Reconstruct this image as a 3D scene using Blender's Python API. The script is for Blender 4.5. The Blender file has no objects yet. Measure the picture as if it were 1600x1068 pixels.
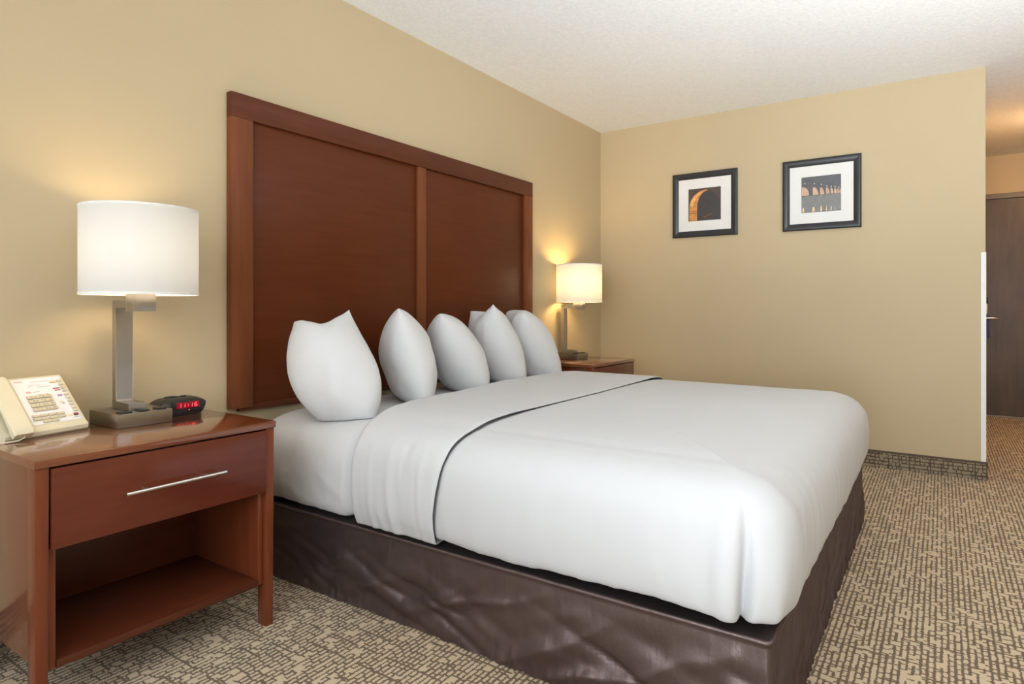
import bpy, bmesh, math, random
from mathutils import Vector, Matrix, noise
random.seed(7)
S = bpy.context.scene
COL = S.collection
PI = math.pi

# ------------------------------------------------------------------ camera
cam_data = bpy.data.cameras.new('camera')
cam_data.sensor_width = 36.0
cam_data.lens = 985.0 / 1600 * 36
cam_data.shift_y = -(534 - 481.17) / 1600
cam_data.clip_start = 0.02
cam = bpy.data.objects.new('camera', cam_data)
COL.objects.link(cam)
cam.location = (0, 0, 1.0148)
cam.rotation_euler = (PI / 2, 0, math.radians(34.248 - 90))
S.camera = cam

# ------------------------------------------------------------------ view + world + large lights
S.view_settings.view_transform = 'Standard'
S.view_settings.look = 'None'
S.view_settings.exposure = 0.24
S.view_settings.gamma = 1.0
S.view_settings.use_curve_mapping = False
W = bpy.data.worlds.new('daylight')
S.world = W
W.use_nodes = True
W.node_tree.nodes['Background'].inputs[0].default_value = (0.75, 0.87, 1.0, 1)
W.node_tree.nodes['Background'].inputs[1].default_value = 1.5


def area_light(name, loc, rot, sx, sy, power, color, shape='RECTANGLE'):
    l = bpy.data.lights.new(name, 'AREA')
    l.shape = shape
    l.size = sx
    l.size_y = sy
    l.energy = power
    l.color = color
    o = bpy.data.objects.new(name, l)
    COL.objects.link(o)
    o.location = loc
    o.rotation_euler = rot
    return o


WIN_P, BOUNCE_P, HALL_P, LAMP_E = 40, 49, 190, 46
H_CEIL = 2.44
# daylight through the wide window in the left wall (faces +x)
area_light('window_daylight', (-1.30, 0.25, 1.45), (0, -PI / 2, 0), 1.75, 3.2, WIN_P, (0.88, 0.95, 1.0))
# daylight bounced up through the window from the ground outside
l = area_light('window_ground_bounce', (-1.28, -0.1, 1.15), (0, 0, 0), 3.0, 1.0, BOUNCE_P, (0.88, 0.95, 1.0))
l.rotation_euler = Vector((1.0, -0.03, 0.55)).to_track_quat('-Z', 'X').to_euler()
l.data.spread = math.radians(90)
# fill lamps added out of view behind the camera to brighten the ceiling
CEIL_FILL = (((1.85, -1.45), (2.3, -0.35, H_CEIL), 106, 40), ((3.9, -1.75), (3.9, -0.6, H_CEIL), 108, 3))
for (tx, ty), aim, spread, power in CEIL_FILL:
    l = area_light('ceiling_fill', (tx, ty, 0.43), (0, 0, 0), 0.24, 0.24, power, (0.88, 0.95, 1.0), 'DISK')
    l.rotation_euler = (Vector(aim) - l.location).to_track_quat('-Z', 'Y').to_euler()
    l.data.spread = math.radians(spread)

# ------------------------------------------------------------------ node helpers


class NB:
    """tiny node builder"""

    def __init__(self, name):
        self.m = bpy.data.materials.new(name)
        self.m.use_nodes = True
        self.t = self.m.node_tree
        self.t.nodes.clear()
        self.out = self.t.nodes.new('ShaderNodeOutputMaterial')

    def n(self, typ, **kw):
        nd = self.t.nodes.new(typ)
        for k, v in kw.items():
            setattr(nd, k, v)
        return nd

    def put(self, sock, v):
        if isinstance(v, bpy.types.NodeSocket):
            self.t.links.new(v, sock)
        elif isinstance(v, (tuple, list)) and len(v) == 3 and sock.type == 'RGBA':
            sock.default_value = (*v, 1)
        else:
            sock.default_value = v

    def math(self, op, a, b=0.0, c=None):
        nd = self.n('ShaderNodeMath', operation=op)
        self.put(nd.inputs[0], a)
        self.put(nd.inputs[1], b)
        if c is not None:
            self.put(nd.inputs[2], c)
        return nd.outputs[0]

    def coord(self, scale=(1, 1, 1), kind='Object'):
        tc = self.n('ShaderNodeTexCoord')
        mp = self.n('ShaderNodeMapping')
        self.t.links.new(tc.outputs[kind], mp.inputs[0])
        mp.inputs['Scale'].default_value = scale
        return mp.outputs[0]

    def noise(self, vec, scale, detail=3, rough=0.5, dist=0.0):
        nd = self.n('ShaderNodeTexNoise')
        self.put(nd.inputs['Vector'], vec)
        nd.inputs['Scale'].default_value = scale
        nd.inputs['Detail'].default_value = detail
        nd.inputs['Roughness'].default_value = rough
        nd.inputs['Distortion'].default_value = dist
        return nd.outputs['Fac']

    def ramp(self, fac, stops):
        nd = self.n('ShaderNodeValToRGB')
        el = nd.color_ramp.elements
        while len(el) < len(stops):
            el.new(0.5)
        for e, (p, c) in zip(el, stops):
            e.position = p
            e.color = (*c, 1)
        self.put(nd.inputs[0], fac)
        return nd.outputs[0]

    def mix(self, fac, a, b):
        nd = self.n('ShaderNodeMix', data_type='RGBA')
        self.put(nd.inputs[0], fac)
        self.put(nd.inputs[6], a)
        self.put(nd.inputs[7], b)
        return nd.outputs[2]

    def bump(self, h, strength, dist):
        nd = self.n('ShaderNodeBump')
        nd.inputs['Strength'].default_value = strength
        nd.inputs['Distance'].default_value = dist
        self.put(nd.inputs['Height'], h)
        return nd.outputs[0]

    def bsdf(self, **kw):
        nd = self.n('ShaderNodeBsdfPrincipled')
        for k, v in kw.items():
            self.put(nd.inputs[k.replace('_', ' ')], v)
        self.t.links.new(nd.outputs[0], self.out.inputs[0])
        return nd


def simple(name, col, rough=0.5, metal=0.0, var=0.06, nscale=30, bump=0.0, bdist=0.001, bscale=200, **kw):
    b = NB(name)
    v = b.coord()
    f = b.noise(v, nscale)
    c0 = tuple(x * (1 - var) for x in col)
    c1 = tuple(min(1, x * (1 + var)) for x in col)
    c = b.ramp(f, [(0.3, c0), (0.7, c1)])
    args = dict(Base_Color=c, Roughness=rough, Metallic=metal, **kw)
    if bump:
        args['Normal'] = b.bump(b.noise(v, bscale, 4), bump, bdist)
    b.bsdf(**args)
    return b.m


def emissive(name, col, strength):
    b = NB(name)
    e = b.n('ShaderNodeEmission')
    e.inputs[0].default_value = (*col, 1)
    e.inputs[1].default_value = strength
    b.t.links.new(e.outputs[0], b.out.inputs[0])
    return b.m


def wood(name, dark, light, axis='x', rough=0.28, coat=0.25, spec=0.3):
    b = NB(name)
    sc = {'x': (1.2, 14, 14), 'y': (14, 1.2, 14), 'z': (14, 14, 1.2)}[axis]
    v = b.coord(sc)
    f = b.noise(v, 3.0, 4, 0.55, 0.0)
    g = b.noise(b.coord((1, 1, 1)), 2.2, 2)
    h = b.math('ADD', b.math('MULTIPLY', f, 0.65), b.math('MULTIPLY', g, 0.35))
    c = b.ramp(h, [(0.3, dark), (0.7, light)])
    b.bsdf(Base_Color=c, Roughness=rough, Specular_IOR_Level=spec, Coat_Weight=coat, Coat_Roughness=0.12,
           Normal=b.bump(f, 0.02, 0.0006))
    return b.m


M = {}


def wall_paint(name, col, bump):
    b = NB(name)
    v = b.coord()
    c = b.ramp(b.noise(v, 1.3, 3), [(0.3, tuple(x * 0.975 for x in col)), (0.7, tuple(x * 1.02 for x in col))])
    h = b.noise(v, 70, 3, 0.6)
    b.bsdf(Base_Color=c, Roughness=0.62, Specular_IOR_Level=0.35, Normal=b.bump(h, bump, 0.002))
    return b.m


M['wall'] = wall_paint('tan_wall_paint', (0.555, 0.443, 0.278), 0.12)


def popcorn():
    b = NB('popcorn_ceiling')
    v = b.coord()
    h = b.math('ADD', b.noise(v, 95, 4, 0.65), b.math('MULTIPLY', b.noise(v, 38, 2), 0.6))
    c = b.ramp(b.noise(v, 60, 3), [(0.25, (0.85, 0.848, 0.845)), (0.7, (0.93, 0.928, 0.925))])
    b.bsdf(Base_Color=c, Roughness=0.9, Specular_IOR_Level=0.1, Normal=b.bump(h, 0.55, 0.008))
    return b.m


M['ceiling'] = popcorn()


def carpet(name, plane, row_w, seg_l, dark, tan, gap_r, gap_c, fill, shift=17.3):
    """woven carpet: rows of tan dashes on a dark ground; long direction = first axis of plane"""
    b = NB(name)
    tc = b.n('ShaderNodeTexCoord')
    nz = b.n('ShaderNodeTexNoise')
    b.put(nz.inputs['Vector'], tc.outputs['Object'])
    nz.inputs['Scale'].default_value = 130
    nz.inputs['Detail'].default_value = 2
    off = b.n('ShaderNodeVectorMath', operation='MULTIPLY_ADD')
    b.put(off.inputs[0], nz.outputs['Color'])
    off.inputs[1].default_value = (0.009, 0.009, 0.009)
    b.put(off.inputs[2], tc.outputs['Object'])
    sp = b.n('ShaderNodeSeparateXYZ')
    b.put(sp.inputs[0], off.outputs[0])
    a = sp.outputs['xyz'.index(plane[0])]
    p = sp.outputs['xyz'.index(plane[1])]
    p = b.math('ADD', p, b.math('MULTIPLY', b.math('SINE', b.math('MULTIPLY', a, 2 * PI / 0.0075)), row_w * 0.05))
    ry = b.math('DIVIDE', p, row_w)
    row = b.math('FLOOR', ry)
    fr = b.math('SUBTRACT', ry, row)
    wn = b.n('ShaderNodeTexWhiteNoise', noise_dimensions='1D')
    b.put(wn.inputs['W'], row)
    rx = b.math('ADD', b.math('DIVIDE', a, seg_l), b.math('MULTIPLY', wn.outputs['Value'], shift))
    colm = b.math('FLOOR', rx)
    fc = b.math('SUBTRACT', rx, colm)
    cx = b.n('ShaderNodeCombineXYZ')
    b.put(cx.inputs[0], colm)
    b.put(cx.inputs[1], row)
    wn2 = b.n('ShaderNodeTexWhiteNoise', noise_dimensions='2D')
    b.put(wn2.inputs['Vector'], cx.outputs[0])
    sp2 = b.n('ShaderNodeSeparateXYZ')
    b.put(sp2.inputs[0], wn2.outputs['Color'])
    r1, r2 = sp2.outputs[0], sp2.outputs[1]
    # row gap, closed in some cells; column gap at a random position
    g_row = b.math('LESS_THAN', fr, b.math('MULTIPLY', b.math('GREATER_THAN', r1, fill), b.math('ADD', b.math('MULTIPLY', r2, 0.2), gap_r)))
    g_col = b.math('LESS_THAN', fc, b.math('MULTIPLY', b.math('GREATER_THAN', r2, 0.22), gap_c))
    gap = b.math('MAXIMUM', g_row, g_col)
    # second family of thin cross lines running across the rows
    qx = b.math('DIVIDE', a, seg_l * 2.3)
    qc = b.math('FLOOR', qx)
    qf = b.math('SUBTRACT', qx, qc)
    cy = b.n('ShaderNodeCombineXYZ')
    b.put(cy.inputs[0], qc)
    b.put(cy.inputs[1], b.math('FLOOR', b.math('DIVIDE', p, row_w * 3.0)))
    wn3 = b.n('ShaderNodeTexWhiteNoise', noise_dimensions='2D')
    b.put(wn3.inputs['Vector'], cy.outputs[0])
    g3 = b.math('MULTIPLY', b.math('LESS_THAN', qf, 0.10), b.math('GREATER_THAN', wn3.outputs['Value'], 0.45))
    gap = b.math('MAXIMUM', gap, g3)
    fuzz = b.noise(tc.outputs['Object'], 520, 4, 0.8)
    big = b.noise(tc.outputs['Object'], 3.0, 2)
    fac = b.math('ADD', gap, b.math('MULTIPLY', b.math('SUBTRACT', fuzz, 0.5), 2.1))
    fac = b.math('ADD', fac, b.math('MULTIPLY', b.math('SUBTRACT', big, 0.5), 0.25))
    c = b.ramp(fac, [(0.0, tan), (1.0, dark)])
    b.t.nodes[-1].color_ramp.interpolation = 'LINEAR'
    hh = b.math('SUBTRACT', b.math('MULTIPLY', fuzz, 0.6), b.math('MULTIPLY', gap, 0.5))
    b.bsdf(Base_Color=c, Roughness=0.95, Specular_IOR_Level=0.1, Sheen_Weight=0.15, Normal=b.bump(hh, 0.5, 0.004))
    return b.m


CD, CT = (0.128, 0.084, 0.048), (0.64, 0.50, 0.335)
M['carpet'] = carpet('woven_pattern_carpet', 'xy', 0.0165, 0.030, CD, CT, 0.32, 0.19, 0.13)
M['carpet_base_y'] = carpet('carpet_base_side', 'yz', 0.022, 0.024, (0.075, 0.055, 0.038), (0.33, 0.265, 0.18), 0.20, 0.20, 0.10, 0.45)
M['carpet_base_x'] = carpet('carpet_base_back', 'xz', 0.022, 0.024, (0.075, 0.055, 0.038), (0.33, 0.265, 0.18), 0.20, 0.20, 0.10, 0.45)
M['binding'] = simple('brown_edge_binding', (0.10, 0.072, 0.05), 0.8, bump=0.3, bscale=600)

M['head_rail'] = wood('cherry_veneer_rail', (0.085, 0.024, 0.011), (0.125, 0.037, 0.016), 'x', 0.40, 0.04, 0.16)
M['head_stile'] = wood('cherry_veneer_stile', (0.15, 0.042, 0.014), (0.21, 0.063, 0.021), 'z', 0.40, 0.05, 0.2)
M['head_panel'] = wood('cherry_veneer_panel', (0.094, 0.021, 0.005), (0.124, 0.030, 0.008), 'x', 0.36, 0.05, 0.16)
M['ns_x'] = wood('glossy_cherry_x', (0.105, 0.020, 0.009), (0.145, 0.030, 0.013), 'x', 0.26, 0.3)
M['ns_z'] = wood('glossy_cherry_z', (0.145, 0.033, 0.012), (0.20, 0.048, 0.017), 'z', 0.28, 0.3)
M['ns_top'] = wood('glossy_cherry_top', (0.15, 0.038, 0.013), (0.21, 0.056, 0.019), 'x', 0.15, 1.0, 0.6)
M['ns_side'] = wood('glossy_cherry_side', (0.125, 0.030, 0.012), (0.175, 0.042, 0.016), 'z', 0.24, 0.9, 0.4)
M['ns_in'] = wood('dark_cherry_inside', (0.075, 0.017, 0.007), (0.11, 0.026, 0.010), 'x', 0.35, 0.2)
M['nickel'] = simple('brushed_nickel', (0.47, 0.45, 0.43), 0.32, 1.0, nscale=8)
M['bronze_nickel'] = simple('warm_brushed_nickel', (0.33, 0.295, 0.245), 0.34, 1.0, nscale=8)
M['steel'] = simple('satin_steel', (0.72, 0.71, 0.69), 0.28, 1.0)
M['outlet'] = simple('black_outlet_plastic', (0.015, 0.014, 0.014), 0.4)
M['black'] = simple('matte_black_plastic', (0.018, 0.018, 0.019), 0.38)
M['black_gloss'] = simple('gloss_black_plastic', (0.012, 0.012, 0.013), 0.15)
M['beige'] = simple('cream_phone_plastic', (0.70, 0.62, 0.44), 0.42, var=0.02)
M['beige_key'] = simple('cream_key_plastic', (0.66, 0.57, 0.38), 0.45, var=0.02)
M['ink'] = simple('dark_key_print', (0.06, 0.05, 0.045), 0.6)
M['paper'] = simple('white_face_card', (0.86, 0.83, 0.82), 0.35, var=0.015)
M['guard'] = simple('white_vinyl', (0.80, 0.79, 0.76), 0.4, var=0.02)
M['frame'] = simple('charcoal_frame_lacquer', (0.030, 0.029, 0.032), 0.26, nscale=60)
M['mat'] = simple('white_mat_board', (0.80, 0.79, 0.77), 0.8, var=0.01)
M['door'] = None


def cloth_white(name, col, bs, bd):
    b = NB(name)
    v = b.coord()
    c = b.ramp(b.noise(v, 6, 2), [(0.3, tuple(x * 0.985 for x in col)), (0.7, col)])
    h = b.math('ADD', b.noise(v, 9, 4, 0.55, 0.6), b.math('MULTIPLY', b.noise(v, 900, 2), 0.03))
    b.bsdf(Base_Color=c, Roughness=0.85, Specular_IOR_Level=0.15, Sheen_Weight=0.08, Normal=b.bump(h, bs, bd))
    return b.m


M['duvet'] = cloth_white('white_duvet_cotton', (0.565, 0.565, 0.57), 0.10, 0.012)
M['sheet'] = cloth_white('white_sheet_cotton', (0.58, 0.58, 0.585), 0.14, 0.012)
M['pillow'] = cloth_white('white_pillowcase_cotton', (0.67, 0.67, 0.672), 0.16, 0.012)


def satin():
    b = NB('brown_satin')
    v = b.coord((1, 1, 0.35))
    f = b.math('ADD', b.math('MULTIPLY', b.noise(v, 260, 2, 0.6), 0.05), b.noise(b.coord((1, 1, 0.32)), 9, 3, 0.5, 0.25))
    c = b.ramp(b.noise(b.coord(), 5, 3), [(0.3, (0.142, 0.106, 0.103)), (0.7, (0.180, 0.136, 0.132))])
    b.bsdf(Base_Color=c, Roughness=0.40, Metallic=0.82, Specular_IOR_Level=0.3, Specular_Tint=(0.36, 0.28, 0.24), Sheen_Weight=0.04,
           Sheen_Roughness=0.35, Anisotropic=0.4, Normal=b.bump(f, 0.45, 0.02))
    return b.m


M['satin'] = satin()


def door_mat():
    b = NB('brown_wood_door')
    v = b.coord((10, 10, 1.0))
    f = b.noise(v, 2.5, 5, 0.6, 0.5)
    g = b.noise(b.coord((3, 3, 1.5)), 1.8, 3)
    h = b.math('ADD', b.math('MULTIPLY', f, 0.5), b.math('MULTIPLY', g, 0.5))
    c = b.ramp(h, [(0.3, (0.075, 0.048, 0.030)), (0.7, (0.13, 0.088, 0.058))])
    b.bsdf(Base_Color=c, Roughness=0.36, Specular_IOR_Level=0.3)
    return b.m


M['door'] = door_mat()
M['door_frame'] = simple('brown_frame_paint', (0.14, 0.10, 0.068), 0.4)


def shade_mat(name, tint):
    b = NB(name)
    v = b.coord()
    w = b.noise(b.coord((1, 1, 1)), 300, 2)
    col = b.ramp(w, [(0.2, tuple(x * 0.97 for x in tint)), (0.8, tint)])
    tr = b.n('ShaderNodeBsdfTranslucent')
    df = b.n('ShaderNodeBsdfDiffuse')
    b.put(tr.inputs[0], col)
    b.put(df.inputs[0], (0.86, 0.85, 0.83))
    mx = b.n('ShaderNodeMixShader')
    mx.inputs[0].default_value = 0.55
    b.t.links.new(tr.outputs[0], mx.inputs[1])
    b.t.links.new(df.outputs[0], mx.inputs[2])
    b.t.links.new(mx.outputs[0], b.out.inputs[0])
    return b.m


M['shade'] = shade_mat('white_linen_shade', (0.205, 0.225, 0.262))
M['rim'] = simple('white_shade_trim', (0.80, 0.79, 0.77), 0.8)
M['bulb_a'] = emissive('lit_bulb_soft_white', (1.0, 0.79, 0.50), LAMP_E * 1.05)
M['bulb_b'] = emissive('lit_bulb_warm_white', (1.0, 0.68, 0.27), LAMP_E * 2.7)
M['led'] = emissive('red_led_segment', (1.0, 0.09, 0.09), 2.2)
M['led_back'] = simple('dark_red_display_window', (0.16, 0.0, 0.008), 0.25, Emission_Color=(0.4, 0.0, 0.02, 1), Emission_Strength=0.3)

# ------------------------------------------------------------------ mesh helpers


def box(bm, x0, x1, y0, y1, z0, z1, bev=0.0, seg=2, mat=0):
    r = bmesh.ops.create_cube(bm, size=1.0)
    vs = r['verts']
    for v in vs:
        v.co = Vector((x0 + (v.co.x + .5) * (x1 - x0), y0 + (v.co.y + .5) * (y1 - y0), z0 + (v.co.z + .5) * (z1 - z0)))
    if bev:
        es = list({e for v in vs for e in v.link_edges})
        bmesh.ops.bevel(bm, geom=es, offset=bev, segments=seg, affect='EDGES', profile=0.5)
    return vs


def cyl(bm, p0, p1, r0, r1=None, seg=20, caps=True):
    r1 = r0 if r1 is None else r1
    p0, p1 = Vector(p0), Vector(p1)
    d = p1 - p0
    q = Vector((0, 0, 1)).rotation_difference(d.normalized()).to_matrix().to_4x4()
    mtx = Matrix.Translation((p0 + p1) / 2) @ q
    bmesh.ops.create_cone(bm, cap_ends=caps, segments=seg, radius1=r0, radius2=r1, depth=d.length, matrix=mtx)


def tube(bm, pts, r, seg=8):
    pts = [Vector(p) for p in pts]
    rings = []
    up = Vector((0.13, 0.21, 0.97))
    for i, p in enumerate(pts):
        t = (pts[min(i + 1, len(pts) - 1)] - pts[max(i - 1, 0)]).normalized()
        a = t.cross(up).normalized()
        c = t.cross(a)
        rings.append([bm.verts.new(p + (a * math.cos(k * 2 * PI / seg) + c * math.sin(k * 2 * PI / seg)) * r) for k in range(seg)])
    for A, B in zip(rings, rings[1:]):
        for k in range(seg):
            bm.faces.new((A[k], A[(k + 1) % seg], B[(k + 1) % seg], B[k]))
    bm.faces.new(rings[0][::-1])
    bm.faces.new(rings[-1])


def prism(bm, poly, axis, a0, a1):
    """extrude a 2-D polygon along an axis; poly in the two remaining axes, in order"""
    def P(u, w, a):
        return {'x': (a, u, w), 'y': (u, a, w), 'z': (u, w, a)}[axis]
    A = [bm.verts.new(P(u, w, a0)) for u, w in poly]
    B = [bm.verts.new(P(u, w, a1)) for u, w in poly]
    n = len(poly)
    for i in range(n):
        bm.faces.new((A[i], A[(i + 1) % n], B[(i + 1) % n], B[i]))
    bm.faces.new(A[::-1])
    bm.faces.new(B)


def obj(name, bm, mats, parent=None, smooth=False, loc=None, angle=35, keep=False):
    if not keep:
        bmesh.ops.recalc_face_normals(bm, faces=bm.faces[:])
    me = bpy.data.meshes.new(name)
    bm.to_mesh(me)
    bm.free()
    for m in (mats if isinstance(mats, (list, tuple)) else [mats]):
        me.materials.append(m)
    o = bpy.data.objects.new(name, me)
    COL.objects.link(o)
    if parent is not None:
        o.parent = parent
    if loc is not None:
        o.location = loc
    if smooth:
        for p in me.polygons:
            p.use_smooth = True
        if angle:
            me.set_sharp_from_angle(angle=math.radians(angle))
    return o


def thing(name, label, cat, loc, rz=0.0, group=None):
    o = bpy.data.objects.new(name, None)
    o.empty_display_size = 0.1
    COL.objects.link(o)
    o.location = loc
    o.rotation_euler = (0, 0, rz)
    o['label'] = label
    o['category'] = cat
    if group:
        o['group'] = group
    return o


def tag(o, label, cat, group=None):
    o['label'] = label
    o['category'] = cat
    if group:
        o['group'] = group
    return o


def struct(name, bm, m, parent=None, smooth=False, label=None):
    o = obj(name, bm, m, parent, smooth)
    o['kind'] = 'structure'
    if label:
        o['label'] = label
    return o


def part(name, args, m, parent, bev=0.001, smooth=True):
    bm = bmesh.new()
    box(bm, *args, bev=bev)
    return obj(name, bm, m, parent, smooth)


def copy_tree(o, parent=None):
    c = o.copy()
    COL.objects.link(c)
    if parent is not None:
        c.parent = parent
    for ch in [k for k in bpy.data.objects if k.parent == o]:
        copy_tree(ch, c)
    return c


# ------------------------------------------------------------------ room shell
YW, XR, YE, XD, H = 2.2925, 4.6495, -0.2165, 7.4274, 2.44
XL, YF, YH = -1.42, -2.0, -1.35


def sbox(name, *a, m='wall', label=None):
    bm = bmesh.new()
    box(bm, *a)
    return struct(name, bm, M[m], label=label)


sbox('floor', XL - .2, XD + .3, YF - .2, YW + .2, -0.12, 0.0, m='carpet', label='tan and brown woven pattern carpet')
sbox('ceiling', XL - .2, XD + .3, YF - .2, YW + .2, H, H + 0.12, m='ceiling', label='white popcorn textured ceiling')
sbox('wall_back', XL - .12, XD + .12, YW, YW + 0.12, 0, H, label='tan painted wall behind the headboard')
sbox('wall_right', XR, XR + 0.12, YE, YW, 0, H, label='tan painted wall with two framed pictures')
sbox('wall_hall_left', XR + 0.12, XD, YE, YE + 0.12, 0, H)
sbox('wall_hall_right', XR, XD, YH - 0.12, YH, 0, H)
sbox('wall_front', XL, XR + 0.12, YF - 0.12, YF, 0, H)
sbox('wall_front_return', XR, XR + 0.12, YF, YH - 0.12, 0, H)
# entry wall, with the door opening y -1.205..-0.275
bm = bmesh.new()
box(bm, XD, XD + .12, -0.262, YE, 0, H)
box(bm, XD, XD + .12, YH, -1.222, 0, H)
box(bm, XD, XD + .12, -1.222, -0.262, 2.085, H)
struct('wall_entry', bm, M['wall'])
# window wall with an opening
bm = bmesh.new()
wy0, wy1, wz0, wz1 = -1.15, 2.05, 0.55, 2.3
box(bm, XL - .12, XL, YF, wy0, 0, H)
box(bm, XL - .12, XL, wy1, YW, 0, H)
box(bm, XL - .12, XL, wy0, wy1, 0, wz0)
box(bm, XL - .12, XL, wy0, wy1, wz1, H)
struct('wall_left', bm, M['wall'])
bm = bmesh.new()
for a in ((wy0, wy0 + .05, wz0, wz1), (wy1 - .05, wy1, wz0, wz1), (wy0, wy1, wz0, wz0 + .05), (wy0, wy1, wz1 - .05, wz1), (.42, .48, wz0, wz1)):
    box(bm, XL - .09, XL - .04, a[0], a[1], a[2], a[3], bev=.004)
struct('window_1', bm, M['guard'], label='white framed window behind the camera')

# carpet base boards (carpet strip with bound top edge)


def carpet_base(name, x0, x1, y0, y1, m, h=0.1075):
    bm = bmesh.new()
    box(bm, x0, x1, y0, y1, 0, h - 0.009)
    o = struct(name, bm, M[m], label='carpet covered base strip along the wall')
    e = .0015
    bm = bmesh.new()
    box(bm, x0 - e, x1 + e, y0 - e, y1 + e, h - 0.012, h, bev=.001)
    obj('bound_edge', bm, M['binding'], o)
    return o


carpet_base('baseboard_right', XR - .009, XR, YE - .009, YW - .01, 'carpet_base_y')
carpet_base('baseboard_hall', XR, XD - .02, YE - .009, YE, 'carpet_base_x')
carpet_base('baseboard_back', XL, XR - .01, YW - .009, YW, 'carpet_base_x')

# white vinyl corner guard
bm = bmesh.new()
prism(bm, [(XR - .003, YE + .022), (XR - .003, YE - .003), (XR + .022, YE - .003), (XR + .022, YE - .0004), (XR - .0004, YE - .0004), (XR - .0004, YE + .022)], 'z', 0.108, 1.345)
struct('trim_corner', bm, M['guard'], label='white corner guard on the wall end')

# entry door with frame
bm = bmesh.new()
d0, d1, dz = -1.205, -0.279, 2.036
box(bm, XD + .01, XD + .055, d0 + .003, d1 - .003, 0.008, dz - .003, bev=.002)
door = struct('door_1', bm, M['door'], label='dark brown entry door at the end of the hall')
bm = bmesh.new()
box(bm, XD - .014, XD + .07, d1, d1 + .045, 0, dz + .047, bev=.002)
box(bm, XD - .014, XD + .07, d0 - .045, d0, 0, dz + .047, bev=.002)
box(bm, XD - .014, XD + .07, d0, d1, dz, dz + .047, bev=.002)
struct('trim_door', bm, M['door_frame'], label='brown metal frame around the entry door')
bm = bmesh.new()
box(bm, XD - .012, XD + .01, -.362, -.300, 0.94, 1.058, bev=.004)
obj('lock_plate', bm, M['steel'], door, True)
bm = bmesh.new()
box(bm, XD - .022, XD + .01, -.364, -.298, 1.058, 1.118, bev=.006)
obj('card_reader', bm, M['black'], door, True)
bm = bmesh.new()
cyl(bm, (XD + .012, -.332, .92), (XD - .045, -.332, .92), .011)
tube(bm, [(XD - .045, -.327, .92), (XD - .047, -.36, .922), (XD - .047, -.40, .922), (XD - .045, -.428, .920), (XD - .036, -.438, .919)], .0105, 12)
cyl(bm, (XD + .012, -.332, .92), (XD - .004, -.332, .92), .026)
obj('lever_handle', bm, M['steel'], door, True)
bm = bmesh.new()
box(bm, XD - .03, XD - .028, -.372, -.298, 0.735, .955, bev=.0008)
for v in bm.verts:
    v.co.x += (v.co.z - .92) * 0.05
o = obj('door_hanger', bm, simple('blue_card', (0.035, 0.035, 0.17), 0.45), None, True)
tag(o, 'blue card hanger hung on the entry door lever', 'door hanger')

# hall ceiling lamp (just outside the frame)
lamp = thing('ceiling_lamp', 'round ceiling lamp lighting the entry hall', 'lamp', (6.05, -0.82, H))
bm = bmesh.new()
cyl(bm, (0, 0, 0), (0, 0, -.03), .15, .15, 32)
obj('base_plate', bm, M['nickel'], lamp, True)
bm = bmesh.new()
bmesh.ops.create_uvsphere(bm, u_segments=32, v_segments=16, radius=.14)
for v in list(bm.verts):
    v.co.z = min(v.co.z, 0) * .55 - .03
obj('glass_dome', bm, emissive('lit_glass_dome', (1.0, 0.62, 0.28), HALL_P / 3.0), lamp, True)
for i, ((tx, ty), aim, spread, power) in enumerate(CEIL_FILL):  # invented can bodies for the unseen ceiling fill lamps
    t = thing('fill_can', ('added ceiling fill can opposite the bed', 'added ceiling fill can near the hall')[i], 'lamp', (tx, ty, 0), 0, 'added fill cans behind the camera')
    bm = bmesh.new()
    cyl(bm, (0, 0, 0), (0, 0, .40), .15, .15, 32)
    obj('can', bm, M['black'], t, True)

# ------------------------------------------------------------------ headboard
hx0, hx1, hy, hz0, hz1 = 1.398, 3.564, 2.2583, 0.6235, 1.8524
hb = thing('headboard', 'tall dark cherry two-panel headboard on the tan wall behind the pillows', 'headboard', ((hx0 + hx1) / 2, YW, 0))
L = hb.location


def hpart(name, a, m, bev=.0015):
    return part(name, (a[0] - L.x, a[1] - L.x, a[2] - L.y, a[3] - L.y, a[4], a[5]), M[m], hb, bev)


sw, rh = 0.093, 0.095
hpart('top_rail', (hx0, hx1, hy, YW - .001, hz1 - rh, hz1), 'head_rail')
hpart('stile', (hx0, hx0 + sw, hy, YW - .001, hz0, hz1 - rh - .0004), 'head_stile')
hpart('stile', (hx1 - sw, hx1, hy, YW - .001, hz0, hz1 - rh - .0004), 'head_stile')
cx0, cx1 = 2.449, 2.513
hpart('center_stile', (cx0, cx1, hy + .003, YW - .001, hz0, hz1 - rh - .0004), 'head_stile', .003)
py_ = hy + .015
hpart('panel', (hx0 + sw + .0005, cx0 - .0005, py_, YW - .002, hz0 + .012, hz1 - rh - .0005), 'head_panel')
hpart('panel', (cx1 + .0005, hx1 - sw - .0005, py_, YW - .002, hz0 + .012, hz1 - rh - .0005), 'head_panel')
hpart('bottom_rail', (hx0 + .04, cx0 - .001, hy + .010, YW - .002, hz0 - .014, hz0 + .0118), 'head_rail')
hpart('bottom_rail', (cx1 + .001, hx1 - .04, hy + .010, YW - .002, hz0 - .014, hz0 + .0118), 'head_rail')

# ------------------------------------------------------------------ nightstands
NWD, NDP, NH = 0.6553, 0.455, 0.6533


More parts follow.
